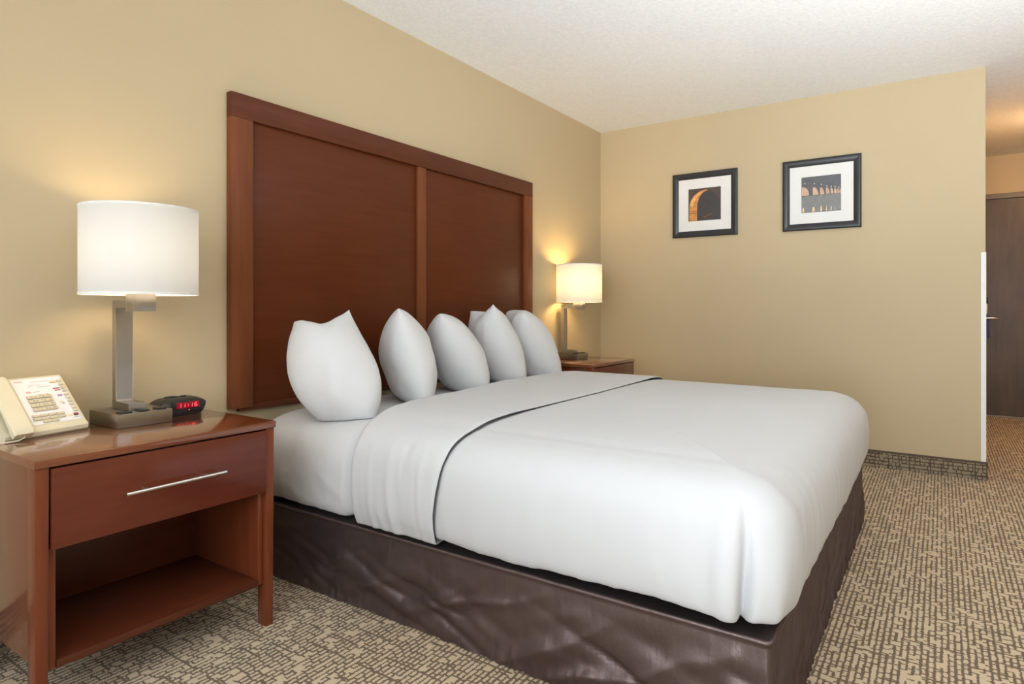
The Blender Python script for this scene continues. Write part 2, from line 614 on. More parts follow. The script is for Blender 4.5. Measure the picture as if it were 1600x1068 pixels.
def make_nightstand(label, loc):
    t = thing('nightstand', label, 'nightstand', loc, 0, 'cherry nightstands beside the bed')
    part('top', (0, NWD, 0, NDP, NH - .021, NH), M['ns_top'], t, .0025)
    for lx in (0.004, NWD - .004 - .029):
        for ly in (.006, NDP - .056):
            bm = bmesh.new()
            box(bm, lx, lx + .029, ly, ly + .05, 0, NH - .0214, bev=.0015)
            for v in bm.verts:      # feet taper a little below the shelf
                if v.co.z < .02:
                    v.co.y = ly + .025 + (v.co.y - ly - .025) * .86
                    c = lx + .0145
                    v.co.x = c + (v.co.x - c) * .9
            obj('leg', bm, M['ns_z'], t, True)
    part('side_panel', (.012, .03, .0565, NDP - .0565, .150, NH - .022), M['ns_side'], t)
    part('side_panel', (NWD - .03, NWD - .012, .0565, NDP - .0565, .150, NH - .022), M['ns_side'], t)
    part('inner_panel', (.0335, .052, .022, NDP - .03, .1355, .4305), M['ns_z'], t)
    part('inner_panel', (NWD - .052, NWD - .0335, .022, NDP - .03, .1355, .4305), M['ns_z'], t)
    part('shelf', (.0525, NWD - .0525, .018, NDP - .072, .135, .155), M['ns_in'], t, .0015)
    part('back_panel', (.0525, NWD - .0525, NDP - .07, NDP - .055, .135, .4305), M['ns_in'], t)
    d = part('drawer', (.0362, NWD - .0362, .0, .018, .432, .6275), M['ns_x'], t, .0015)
    bm = bmesh.new()
    box(bm, .045, NWD - .045, .0185, NDP - .08, .4315, .61)
    obj('drawer_box', bm, M['ns_in'], t)
    bm = bmesh.new()
    cyl(bm, (NWD / 2 - .1375, -.032, .534), (NWD / 2 + .1375, -.032, .534), .0045, seg=16)
    for sx in (-.083, .083):
        cyl(bm, (NWD / 2 + sx, -.032, .534), (NWD / 2 + sx, .004, .534), .0035, seg=12)
    h = obj('handle', bm, M['steel'], d, True)
    h['label'] = 'straight chrome bar handle'
    return t


ns1 = make_nightstand('cherry nightstand with one drawer and open shelf, nearest, left of the bed', (0.5944, 1.7683, 0))
ns2 = copy_tree(ns1)
ns2.location = (3.612, 1.83, 0)
ns2['label'] = 'cherry nightstand on the far side of the bed, mostly hidden, in the corner'

# ------------------------------------------------------------------ lamps (local origin: base centre, on the table)


def make_lamp(label, loc, bulb):
    t = thing('table_lamp', label, 'lamp', loc, 0, 'drum shade lamps on the nightstands')
    part('base', (-.0808, .0808, -.095, .095, 0, .041), M['bronze_nickel'], t, .0012)
    for px_, w in ((-.050, .036), (.004, .030), (.056, .030)):
        part('power_outlet', (px_ - w / 2, px_ + w / 2, -.080, -.050, .0411, .0455), M['outlet'], t, .0015)
    # C shaped flat bar stem: foot, upright and arm in one bent piece
    y0 = 2.127
    bm = bmesh.new()
    yb, yf, ya = 2.195 - y0, 2.170 - y0, 2.085 - y0
    ft = 2.085 - y0
    poly = [(yb, .0415), (yb, .386), (ya, .386), (ya, .362), (yf, .362), (yf, .069), (yf - .006, .064), (ft, .064), (ft, .0415)]
    prism(bm, poly, 'x', -.0265, .0245)
    bmesh.ops.bevel(bm, geom=bm.edges[:], offset=.0012, segments=2, affect='EDGES')
    obj('stem', bm, M['nickel'], t, True)
    part('socket_block', (-.034, .028, 2.028 - y0, 2.090 - y0, .352, .405), M['nickel'], t, .001)
    sc = Vector((-.0035, 2.059 - y0, 0))
    r, z0, z1 = .162, .403, .668
    bm = bmesh.new()
    n = 72
    rings = []
    for z in (z0, (z0 * 2 + z1) / 3, (z0 + z1 * 2) / 3, z1):
        rings.append([bm.verts.new((sc.x + r * math.cos(2 * PI * k / n), sc.y + r * math.sin(2 * PI * k / n), z)) for k in range(n)])
    for A, B in zip(rings, rings[1:]):
        for k in range(n):
            bm.faces.new((A[k], A[(k + 1) % n], B[(k + 1) % n], B[k]))
    sh = obj('shade', bm, M['shade'], t, True, angle=0)
    for za, zb in ((z0 - .001, z0 + .006), (z1 - .006, z1 + .001)):
        bm = bmesh.new()
        R = []
        for rr, z in ((r + .001, za), (r + .001, zb), (r - .002, zb), (r - .002, za)):
            R.append([bm.verts.new((sc.x + rr * math.cos(2 * PI * k / n), sc.y + rr * math.sin(2 * PI * k / n), z)) for k in range(n)])
        for i in range(4):
            A, B = R[i], R[(i + 1) % 4]
            for k in range(n):
                bm.faces.new((A[k], A[(k + 1) % n], B[(k + 1) % n], B[k]))
        obj('trim_band', bm, M['rim'], sh, True)
    bm = bmesh.new()
    cyl(bm, (sc.x, sc.y, .404), (sc.x, sc.y, .46), .016)
    for k in range(3):
        a = k * 2 * PI / 3 + .4
        cyl(bm, (sc.x, sc.y, .455), (sc.x + (r - .003) * math.cos(a), sc.y + (r - .003) * math.sin(a), .455), .0018, seg=8)
    obj('bulb_holder', bm, M['steel'], t, True)
    bm = bmesh.new()
    bmesh.ops.create_icosphere(bm, subdivisions=2, radius=.033)
    for v in bm.verts:
        k = 1.0 if v.co.z > 0 else 1.25
        v.co = Vector((v.co.x + sc.x, v.co.y + sc.y, v.co.z * k + .568))
    cyl(bm, (sc.x, sc.y, .461), (sc.x, sc.y, .540), .014, .02, 12)
    obj('bulb', bm, bulb, t, True)
    return t


LZ = NH + .0003
l1 = make_lamp('table lamp with white drum shade between the phone and the alarm clock', (0.8937 + .0808, 2.0319 + .095, LZ), M['bulb_a'])
l2 = copy_tree(l1)
l2.location = (0.8937 + .0808 + 2.993, 2.0319 + .095 + .064, LZ)
l2['label'] = 'table lamp with warm glowing drum shade on the far nightstand in the corner'
for ch in l2.children:
    if ch.name.startswith('bulb') and 'holder' not in ch.name:
        ch.data = ch.data.copy()
        ch.data.materials[0] = M['bulb_b']

# ------------------------------------------------------------------ telephone
th = math.radians(11.6)
ph = thing('telephone', 'cream push-button desk telephone on the near nightstand, left of the lamp', 'telephone', (.840, 2.110, NH + .0004), th)
# wedge body: profile in (y, z), extruded along x
prof = [(.006, 0), (.000, .006), (-.001, .016), (.003, .022), (.010, .026), (.130, .155), (.140, .157), (.150, .150), (.158, .10), (.160, .0)]
bm = bmesh.new()
prism(bm, prof, 'x', -.215, .0065)
bmesh.ops.bevel(bm, geom=[e for e in bm.edges if e.calc_face_angle(0) > .6], offset=.004, segments=3, affect='EDGES')
obj('body', bm, M['beige'], ph, True)
FA = Vector((0, .010, .026))
FD = Vector((0, .120, .129)).normalized()
FN = Vector((0, -FD.z, FD.y))


def facept(sx, sd, h):
    return Vector((sx, 0, 0)) + FA + FD * sd + FN * h


def fbox(bm, x0, x1, s0, s1, h0, h1, bev=0, seg=1, top=1.0):
    vs = box(bm, x0, x1, s0, s1, h0, h1, bev, seg)


FM = Matrix((Vector((1, 0, 0)), FD, FN)).transposed().to_4x4()
FM.translation = FA


def fobj(name, bm, m, parent=ph, smooth=True):
    bmesh.ops.transform(bm, matrix=FM, verts=bm.verts[:])
    return obj(name, bm, m, parent, smooth)


bm = bmesh.new()
box(bm, -.1345, -.0005, .008, .1735, -.0008, .0009, bev=.0004, seg=1)
card = fobj('face_card', bm, M['paper'])
# printed marks on the card: small flat blocks of colour and illegible text lines
marks = [(-.0246, .1515, .020, .0035, (0.55, 0.30, 0.08)), (-.0245, .1562, .018, .005, (0.80, 0.66, 0.58)),
         (-.0255, .1285, .019, .0045, (0.34, 0.12, 0.10)), (-.0245, .1215, .017, .0040, (0.42, 0.12, 0.10)),
         (-.0262, .1017, .013, .0070, (0.25, 0.27, 0.55)), (-.0262, .1017, .008, .0040, (0.62, 0.20, 0.20)),
         (-.0325, .0760, .006, .0080, (0.75, 0.55, 0.26)), (-.0280, .0725, .007, .0060, (0.40, 0.36, 0.45)),
         (-.0283, .0245, .014, .0080, (0.85, 0.66, 0.38)), (-.0118, .0160, .022, .0016, (0.40, 0.38, 0.38)),
         (-.116, .164, .022, .005, (0.80, 0.52, 0.45)), (-.060, .1600, .050, .0016, (0.55, 0.50, 0.50)),
         (-.078, .1470, .030, .0016, (0.62, 0.52, 0.50)), (-.055, .1400, .040, .0016, (0.55, 0.50, 0.50)),
         (-.094, .1440, .010, .006, (0.80, 0.70, 0.66)), (-.104, .1230, .012, .007, (0.80, 0.45, 0.40)),
         (-.083, .1230, .020, .0018, (0.50, 0.45, 0.45)), (-.078, .1120, .014, .0018, (0.45, 0.42, 0.42)),
         (-.060, .1120, .010, .0018, (0.70, 0.40, 0.34))]
for i, (sx, sd, w, hgt, c) in enumerate(marks):
    bm = bmesh.new()
    box(bm, sx - w / 2, sx + w / 2, sd - hgt / 2, sd + hgt / 2, .0009, .0011 + i * .00001)
    fobj('printed_mark', bm, simple('card_print_ink', c, 0.5, var=0.02), card, False)


def text_mesh(txt, size):
    cu = bpy.data.curves.new('glyph', 'FONT')
    cu.body = txt
    cu.size = size
    cu.align_x = 'CENTER'
    cu.align_y = 'CENTER'
    to = bpy.data.objects.new('glyph', cu)
    COL.objects.link(to)
    dg = bpy.context.evaluated_depsgraph_get()
    me = bpy.data.meshes.new_from_object(to.evaluated_get(dg))
    bpy.data.objects.remove(to)
    return me


keys = '123456789*0#'
for r_, sd in enumerate((.1032, .0882, .0729, .0582)):
    for c_, sx in enumerate((-.1063, -.0843, -.0620)):
        bm = bmesh.new()
        box(bm, sx - .0106, sx + .0106, sd - .0053, sd + .0053, .0010, .0056, bev=.0009, seg=2)
        k = fobj('key', bm, M['beige_key'])
        me = text_mesh(keys[r_ * 3 + c_], .0075)
        me.transform(FM @ Matrix.Translation((sx + .001, sd + .0003, .0060)))
        me.materials.append(M['ink'])
        g = bpy.data.objects.new('key_character', me)
        COL.objects.link(g)
        g.parent = k
for sd, xs in ((.037, (-.1183, -.0965, -.0743, -.0521)), (.0257, (-.1190, -.0972, -.0749, -.0526)), (.0149, (-.0975, -.0755))):
    for sx in xs:
        bm = bmesh.new()
        box(bm, sx - .0105, sx + .0105, sd - .0041, sd + .0041, .0010, .0048, bev=.001, seg=1)
        fobj('key', bm, M['beige_key'])
for sd in (.1542, .1415, .1288, .1162, .1019, .0888, .0769, .0644, .0515, .0401):
    bm = bmesh.new()
    box(bm, -.0150, -.0018, sd - .0041, sd + .0041, .0010, .0046, bev=.001, seg=1)
    fobj('key', bm, M['beige_key'])
bm = bmesh.new()
box(bm, -.019, -.005, .0215, .0305, .0010, .0032, bev=.001, seg=1)
o = fobj('message_light', bm, simple('dark_red_plastic', (0.22, 0.015, 0.02), 0.3))
o['label'] = 'dark red message light'
# handset: slab with rounded corners lying over the left of the face, ear and mouth ends thicker
bm = bmesh.new()
pts = []
n = 22
for i in range(n + 1):
    s = -.027 + i * (.200 / n)
    t_ = i / n
    low = .003 + .013 * max(0, math.sin(PI * t_)) ** .7     # hollow under the grip
    pts.append((s, low))
prv = None
for (s, low) in pts:
    e = .003 if s < -.02 or s > .168 else 0
    ring = [bm.verts.new(p) for p in ((-.205 + e, s, low), (-.1525 - e, s, low), (-.1525 - e, s, .0215 - e), (-.1555 - e, s, .0245 - e), (-.202 + e, s, .0245 - e), (-.205 + e, s, .0215 - e))]
    if prv:
        for k in range(6):
            bm.faces.new((prv[k], prv[(k + 1) % 6], ring[(k + 1) % 6], ring[k]))
    else:
        bm.faces.new(ring[::-1])
    prv = ring
bm.faces.new(prv)
fobj('handset', bm, M['beige'])
# curled cord from the front of the handset, around the left of the phone
bm = bmesh.new()
tube(bm, [(-.168, -.004, .018), (-.176, -.016, .010), (-.192, -.018, .004), (-.215, -.012, .0032), (-.238, .0, .0032), (-.248, .03, .0032)], .0022, 8)
cp = []
for i in range(150):
    a = i * .75
    s = i / 149
    cp.append((-.252 - .0075 * math.cos(a) - .02 * s, .03 + .16 * s, .0095 + .0070 * math.sin(a)))
tube(bm, cp, .0018, 6)
obj('cord', bm, M['beige'], ph, True)

# ------------------------------------------------------------------ alarm clock
ck = thing('alarm_clock', 'black digital alarm clock with red figures, right of the near lamp', 'clock', (1.145, 2.118, NH + .0003))
bm = bmesh.new()
# rounded boat-shaped case: stacked outlines in x,y growing then narrowing
lev = [(.000, .066, .004, .090), (.010, .074, .001, .094), (.026, .0815, .000, .098), (.038, .083, .002, .102), (.046, .073, .012, .098), (.053, .058, .030, .088), (.0555, .045, .042, .080)]
rings = []
for z, hw, yf, yb in lev:
    rr = []
    for k in range(48):
        a = 2 * PI * k / 48
        ca, sa = math.cos(a), math.sin(a)
        ex = .42
        x = hw * math.copysign(abs(ca) ** ex, ca)
        y = (yf + yb) / 2 + (yb - yf) / 2 * math.copysign(abs(sa) ** ex, sa)
        rr.append(bm.verts.new((x, y, z)))
    rings.append(rr)
for A, B in zip(rings, rings[1:]):
    for k in range(48):
        bm.faces.new((A[k], A[(k + 1) % 48], B[(k + 1) % 48], B[k]))
bm.faces.new(rings[0][::-1])
bm.faces.new(rings[-1])
obj('case', bm, M['black'], ck, True, angle=50)
part('face', (-.050, .058, -.0025, .002, .010, .046), M['black_gloss'], ck, .0012)
disp = part('display', (-.0325, .0475, -.0036, -.0022, .0225, .0435), M['led_back'], ck, .0005)
SEG = {'a': (0, 1, 1, 1), 'b': (1, .5, 1, 1), 'c': (1, 0, 1, .5), 'd': (0, 0, 1, 0), 'e': (0, 0, 0, .5), 'f': (0, .5, 0, 1), 'g': (0, .5, 1, .5)}
DIG = {'1': 'bc', '6': 'acdefg'}
dw, dh, tk = .0078, .0125, .0019
for ch, x0 in (('1', -.0270), ('1', -.0130), ('1', .0120), ('6', .0285)):
    bm = bmesh.new()
    for s in DIG[ch]:
        a, b_, c, d_ = SEG[s]
        sl = .0009
        xa, xb = x0 + a * dw, x0 + c * dw
        za, zb = .0265 + b_ * dh, .0265 + d_ * dh
        lo, hi = min(za, zb), max(za, zb)
        if xa == xb:
            box(bm, xa - tk / 2, xa + tk / 2, -.0042, -.0037, lo + .0006, hi - .0006)
        else:
            box(bm, xa + .0006, xb - .0006, -.0042, -.0037, za - tk / 2, za + tk / 2)
    for v in bm.verts:
        v.co.x += (v.co.z - .0265) * .10
    obj('digit', bm, M['led'], disp)
bm = bmesh.new()
for z in (.0298, .0358):
    box(bm, .0052, .0074, -.0042, -.0037, z - .001, z + .001)
obj('digit', bm, M['led'], disp)
for i, (bx, by, w) in enumerate(((-.032, .060, .018), (-.006, .056, .024), (.022, .058, .018), (-.012, .072, .030))):
    part('button', (bx - w / 2, bx + w / 2, by - .005, by + .005, .0545, .0590), M['black'], ck, .0012)
part('slot', (-.020, .040, -.0030, -.0024, .0155, .0175), M['outlet'], ck, .0002)
o = part('indicator', (.0085, .0115, -.0036, -.0026, .0150, .0180), M['led'], ck, .0004)

# ------------------------------------------------------------------ bed: box spring, skirt, mattress with sheet
BX0, BX1, BY0, BY1 = 1.4754, 3.4257, 0.3115, 2.238
BZ = 0.2745


def fbm(p, o=3):
    v, a = 0.0, 1.0
    q = Vector(p)
    for i in range(o):
        v += a * noise.noise(q)
        q = q * 2.03 + Vector((7.1, 3.3, 1.7))
        a *= 0.5
    return v


def perimeter(x0, x1, y0, yh, R, step):
    """U path: near head -> near foot corner -> far foot corner -> far head; returns (point, normal, s)"""
    out = []
    def seg(a, b, nrm):
        n = max(2, int((Vector(b) - Vector(a)).length / step))
        for i in range(n):
            out.append((Vector(a).lerp(Vector(b), i / n), Vector(nrm)))
    def arc(c, a0, a1):
        n = max(10, int(R * abs(a1 - a0) / (step * .6)))
        for i in range(n):
            a = a0 + (a1 - a0) * i / n
            nn = Vector((math.cos(a), math.sin(a)))
            out.append((Vector(c) + nn * R, nn))
    seg((x0, yh), (x0, y0 + R), (-1, 0))
    arc((x0 + R, y0 + R), PI, 1.5 * PI)
    seg((x0 + R, y0), (x1 - R, y0), (0, -1))
    arc((x1 - R, y0 + R), 1.5 * PI, 2 * PI)
    seg((x1, y0 + R), (x1, yh), (1, 0))
    out.append((Vector((x1, yh)), Vector((1, 0))))
    s, res = 0.0, []
    for i, (p, n) in enumerate(out):
        if i:
            s += (p - out[i - 1][0]).length
        res.append((p, n, s))
    return res


def loft(bm, rows):
    V = [[bm.verts.new(p) for p in r] for r in rows]
    for A, B in zip(V, V[1:]):
        for k in range(len(A) - 1):
            q = (A[k], A[k + 1], B[k + 1], B[k])
            if len({tuple(round(c, 6) for c in v.co) for v in q}) >= 3:
                bm.faces.new(q)
    return V


def catmull(pts, n):
    P = [Vector(p) for p in pts]
    P = [P[0] * 2 - P[1]] + P + [P[-1] * 2 - P[-2]]
    out = []
    m = len(P) - 3
    for j in range(n + 1):
        u = j / n * m
        i = min(int(u), m - 1)
        t = u - i
        a, b, c, d = P[i:i + 4]
        out.append(0.5 * ((2 * b) + (c - a) * t + (2 * a - 5 * b + 4 * c - d) * t * t + (3 * b - a - 3 * c + d) * t ** 3))
    return out


bed = thing('bed', 'king bed base with brown satin skirt and white sheeted mattress', 'bed', ((BX0 + BX1) / 2, (BY0 + BY1) / 2, 0))
BO = Vector((bed.location.x, bed.location.y, 0))


def bobj(name, bm, m, smooth=True, angle=60):
    for v in bm.verts:
        v.co -= BO
    return obj(name, bm, m, bed, smooth, angle=angle)


bm = bmesh.new()
box(bm, BX0 + .03, BX1 - .03, BY0 + .03, BY1 - .01, 0.02, BZ - .004, bev=.02)
bobj('box_spring', bm, M['satin'])
# skirt
per = perimeter(BX0, BX1, BY0, BY1, .012, .008)
zl = [i / 34 for i in range(35)]
rows = []
for t in zl:
    z = .004 + (BZ - .012 - .004) * t
    row = []
    for p, n, s in per:
        w = (1 - t)
        # long diagonal creases, fuller toward the hem
        a = fbm((s * 2.6 + t * 1.1, t * 1.3, 3.1), 2)
        ridge = (1 - abs(fbm((s * 4.2 - t * 1.7, t * 1.2, 9.4), 2))) ** 3
        ridge2 = (1 - abs(fbm((s * 3.4 + t * 2.1, t * 1.1, 19.4), 2))) ** 4
        gather = noise.noise(Vector((s * 62, t * 2.0, .7))) * max(0, 1 - t / .34) ** 1.2 * (1 + .8 * noise.noise(Vector((s * 3, 0, 4))))
        mid = min(1, w * 2.4) * (.30 + .70 * min(1, t * 3.2))      # creases die out towards the hem and the top
        d = mid * (.4 if n.y < -.5 else 1.0) * (.008 * a + .022 * ridge * (.3 + .7 * w) - .022 * ridge2 * w) + .0065 * gather + .009 * w
        # pull in near the very top so the piping reads
        q = p + n * d
        row.append((q.x, q.y, z + .004 * max(0, 1 - t * 8) * noise.noise(Vector((s * 20, 0, 5)))))
    rows.append(row)
for off, z in ((.003, BZ - .009), (.0035, BZ - .004), (.001, BZ - .0005), (-.005, BZ), (-.012, BZ - .0012), (-.05, BZ - .001), (-.10, BZ - .0015), (-.20, BZ - .001)):
    row = []
    for p, n, s in per:
        k = off
        R = .012
        if k < -R:
            q = p - n * R
            # straight inset of the rounded rectangle
            q = Vector((min(max(p.x, BX0 - k), BX1 + k), max(p.y, BY0 - k)))
        else:
            q = p + n * k
        row.append((q.x, q.y, z + .0012 * noise.noise(Vector((s * 9, off * 30, 2)))))
    rows.append(row)
bm = bmesh.new()
loft(bm, rows)
bobj('bed_skirt', bm, M['satin'])

SIDE_PROF = [(-.060, .292), (-.020, .294), (.000, .306), (.012, .34), (.018, .40), (.015, .46), (.002, .515), (-.028, .558), (-.075, .586), (-.14, .600), (-.24, .605)]


def across(bm, prof, ys, thick_fn, cols=16, fold_fn=None):
    """strip of cloth over the bed, running across it from the near side to the far side; ys = rows (functions of u in 0..1)"""
    P = catmull([(o, z, 0) for o, z in prof], 46)
    path = [(BX0 - p.x, p.y, 'n', i / 46) for i, p in enumerate(P)]
    xa, xb = path[-1][0], BX1 - (path[-1][0] - BX0)
    path += [(xa + (xb - xa) * i / 40, P[-1].y, 't', 1) for i in range(1, 40)]
    path += [(BX1 + p.x, p.y, 'f', i / 46) for i, p in reversed(list(enumerate(P)))]
    rows = []
    for yf in ys:
        row = []
        for j, (x, z, k, t) in enumerate(path):
            u = j / (len(path) - 1)
            y = yf(u)
            dx, dz = thick_fn(x, y, z, u, k, t)
            row.append((x + dx, y, z + dz))
        rows.append(row)
    return loft(bm, rows)


def fold_y(u):
    return 1.262 + .045 * max(0, (u - .5) * 2) ** 1.2 - .05 * math.sin(min(1, max(0, (u - .12) / .7)) * PI) + .03 * max(0, 1 - u / .2)


def back_y(u):
    return 1.645 + .14 * min(1, max(0, (u - .22) / .3))


# mattress wrapped in a fitted sheet
bm = bmesh.new()
ny = 90


def mat_disp(x, y, z, u, k, t):
    nside = (-1 if k == 'n' else 1 if k == 'f' else 0)
    amp = max(0.0, 1 - t) * .017 if k != 't' else 0
    c = fbm((x * 2 + 4, y * 14, z * 5), 3) * .35 + (1 - abs(fbm((y * 7 + z * 5, z * 6 - y * 2, 1.3), 2))) ** 3 * .5
    under = max(0.0, min(1.0, (back_y(u) + .055 - y) / .07))        # drawn in where sheet and duvet lie over it
    z_in = under * (.034 * max(0, 1 - t * 3) if k != 't' else -.008)
    return nside * (amp * c - (.040 + .03 * max(0, 1 - t * 5)) * under * (1 if k != 't' else 0)), z_in + (.004 * fbm((x * 2.2, y * 2.5, 5.5), 2) if k == 't' else .003 * fbm((x * 3, y * 6, 2), 2) * t)


def yrow(v):
    yy = 1.20 + (BY1 - 1.20) * v
    return lambda u: yy


across(bm, SIDE_PROF, [yrow(i / ny) for i in range(ny + 1)], mat_disp)
# round off the head end
for v in bm.verts:
    if v.co.y > BY1 - .08:
        k = (v.co.y - (BY1 - .08)) / .08
        v.co.z -= .045 * k * k * max(0, min(1, (v.co.z - .45) / .15))
        dx = v.co.x - BO.x
        v.co.x = BO.x + dx * (1 - .012 * k * k)
bmesh.ops.holes_fill(bm, edges=[e for e in bm.edges if e.is_boundary], sides=0)
bobj('mattress', bm, M['sheet'])

# ------------------------------------------------------------------ duvet
DH = 1.60
DUV = [(-.055, .300), (-.020, .296), (.004, .306), (.018, .338), (.027, .40), (.027, .47), (.014, .535), (-.022, .582), (-.066, .608), (-.120, .6235)]
R0 = .125
per = perimeter(BX0, BX1, BY0 - .012, DH, R0, .0105)
S_total = per[-1][2]
s_foot0 = next(s for p, n, s in per if n.y < -.02 and abs(n.x) < .999)
prof = catmull([(o, z, 0) for o, z in DUV], 40)
CXm = (BX0 + BX1) / 2


def duvet_noise(p, n, s, t, z):
    # soft hang folds on the sides, stronger towards the hem, sharper near the corners
    side = max(0.0, 1 - t)
    low = side ** 1.2
    c1 = fbm((s * 3.2, z * 1.5, 1.1), 2) * .010 * low
    c2 = (1 - abs(noise.noise(Vector((s * 11, z * 2.0, 4.2))))) ** 4 * .007 * low
    near_corner = math.exp(-((s - (s_foot0 + .12)) / .22) ** 2)
    c3 = noise.noise(Vector((s * 24, z * 3.0, 8.8))) * .008 * low * near_corner
    # folds close to the turned-down sheet on the near side
    nf = math.exp(-((s - .22) / .25) ** 2)
    c4 = noise.noise(Vector((s * 30, z * 1.2, 2.8))) * .006 * low * nf
    c5 = fbm((p.x * 1.8, p.y * 1.8, 7.0), 2) * .004
    return c1 + c2 + c3 + c4 + c5


pleat_s = s_foot0 + .045
rows = []
for i, q in enumerate(prof):
    t = i / 40
    row = []
    for p, n, s in per:
        calm = 1 - max(0.0, min(1.0, (p.y - 1.20) / .07))       # lies smooth under the folded sheet
        d = q.x + duvet_noise(p, n, s, t, q.y) * calm - .004 * (1 - calm)
        z = q.y
        wgt = max(0.0, min(1.0, (.585 - z) / .20))
        ds = s - pleat_s - .02 * (z - .3)
        d -= .042 * wgt * math.exp(-(ds / .010) ** 2)
        d += .014 * wgt * math.exp(-((ds + .035) / .030) ** 2) + .016 * wgt * math.exp(-((ds - .05) / .040) ** 2)
        # hem wanders up and down
        hem = max(0.0, 1 - t / .45)
        fu = .348 * t if n.x < 0 else 1 - .348 * t
        tuck = max(0.0, min(1.0, (p.y - fold_y(fu) - .002) / .03))
        d -= .017 * tuck
        hz = calm * .020 * fbm((s * 2.4, 0, 6.1), 2) + .007 * noise.noise(Vector((s * 16, 0, 2.2))) + .004 * noise.noise(Vector((s * 40, 0, 9.2)))
        z += hem * hz
        z += hem * .045 * math.exp(-((s - (S_total - 1.4)) / .30) ** 2)
        z = max(z, .280 + .020 * tuck * max(0, 1 - t * 2)) - .010 * tuck * t
        if d < -R0:
            pp = p + n * -R0
        else:
            pp = p + n * d
        row.append((pp.x, pp.y, z))
    rows.append(row)
edge = rows[-1]
NT = 42
for j in range(1, NT + 1):
    t = j / NT
    row = []
    for (x, y, z), (p, n, s) in zip(edge, per):
        m = Vector((CXm, max(min(p.y, DH), BY0 + (BX1 - BX0) / 2)))
        xx = x + (m.x - x) * t
        yy = y + (m.y - y) * t
        e = .6235 + .0285 * (1 - math.exp(-t * 5.5))
        fu = .348 + .304 * max(0, min(1, (xx - BX0 - .25) / (BX1 - BX0 - .5)))
        tk = max(0.0, min(1.0, (yy - fold_y(fu) + .002) / .03))
        e -= .0055 * tk
        zz = z + (e - z) * min(1, t * 14)
        zz += min(1, t * 5) * (1 - max(0.0, min(1.0, (yy - fold_y(fu) + .12) / .10))) * (.007 * fbm((xx * 1.7, yy * 1.7, 1.9), 2) + .002 * noise.noise(Vector((xx * 6, yy * 6, 3.3))))
        # slightly hollow lines where the mattress edges end
        row.append((xx, yy, zz))
    rows.append(row)
bm = bmesh.new()
loft(bm, rows)
bmesh.ops.remove_doubles(bm, verts=bm.verts[:], dist=.0002)
dv = obj('duvet', bm, M['duvet'], None, True, angle=0)
tag(dv, 'smooth white duvet tucked over the foot and sides of the bed', 'duvet')

# ------------------------------------------------------------------ turned-down top sheet (folded band)
bm = bmesh.new()
BAND = [(-.052, .297), (-.018, .292), (.007, .303), (.0245, .338), (.0345, .40), (.0345, .47), (.0215, .540), (-.012, .590), (-.059, .6175), (-.117, .6345), (-.19, .6505), (-.30, .6585)]


def band_row(v):
    return lambda u: fold_y(u) + (back_y(u) - fold_y(u)) * v


def band_disp(x, y, z, u, k, t):
    nside = (-1 if k == 'n' else 1 if k == 'f' else 0)
    v = (y - fold_y(u)) / max(.01, back_y(u) - fold_y(u))
    edge_r = -.0045 * max(0, 1 - v / .03) ** 2 - .010 * max(0, (v - .93) / .07) ** 2
    low = max(0, 1 - t)
    pl = noise.noise(Vector((y * 34, z * 1.2, 3.3))) * .010 + (1 - abs(noise.noise(Vector((y * 17, z * 1.5, 13.3))))) ** 4 * .008
    d = nside * (edge_r + low * pl)
    dz = (edge_r * .3 if k == 't' else edge_r * t * .5) + (.005 * min(1, v * 4) * fbm((x * 2, y * 4, 1.5), 2) if k == 't' else 0)
    hem = max(0, 1 - t / .45) if k != 't' else 0
    dz += hem * (.008 * noise.noise(Vector((y * 14, 0, 7.2))) + .012 * fbm((y * 4, 0, 1.2), 2))
    if k != 't' and t < .22:
        w_ = min(1, (.22 - t) / .06)
        dz += (min(max(z + dz, .2790), .2870) - z - dz) * w_
    return d, dz


vs = [0, .008, .016, .024, .035] + [.035 + .89 * i / 44 for i in range(1, 45)] + [.945, .965, .985, 1.0]
across(bm, BAND, [band_row(v) for v in vs], band_disp)
ts = obj('top_sheet', bm, M['sheet'], None, True, angle=0)
sm = ts.modifiers.new('thickness', 'SOLIDIFY')
sm.thickness = .003
sm.offset = -1
tag(ts, 'white top sheet folded down as a band between pillows and duvet', 'sheet')

# ------------------------------------------------------------------ pillows
PZ = .6065


def sheet_z(x):
    """height of the sheeted mattress under the pillows (it rounds off near its side)"""
    d = min(x - BX0, BX1 - x)
    P = [(-.02, .52), (0, .517), (.028, .560), (.075, .588), (.14, .602), (.24, .607)]
    if d >= P[-1][0]:
        return P[-1][1] + .002
    for (a, za), (b_, zb) in zip(P, P[1:]):
        if d <= b_:
            return za + (zb - za) * max(0, (d - a) / (b_ - a)) + .002
    return .61


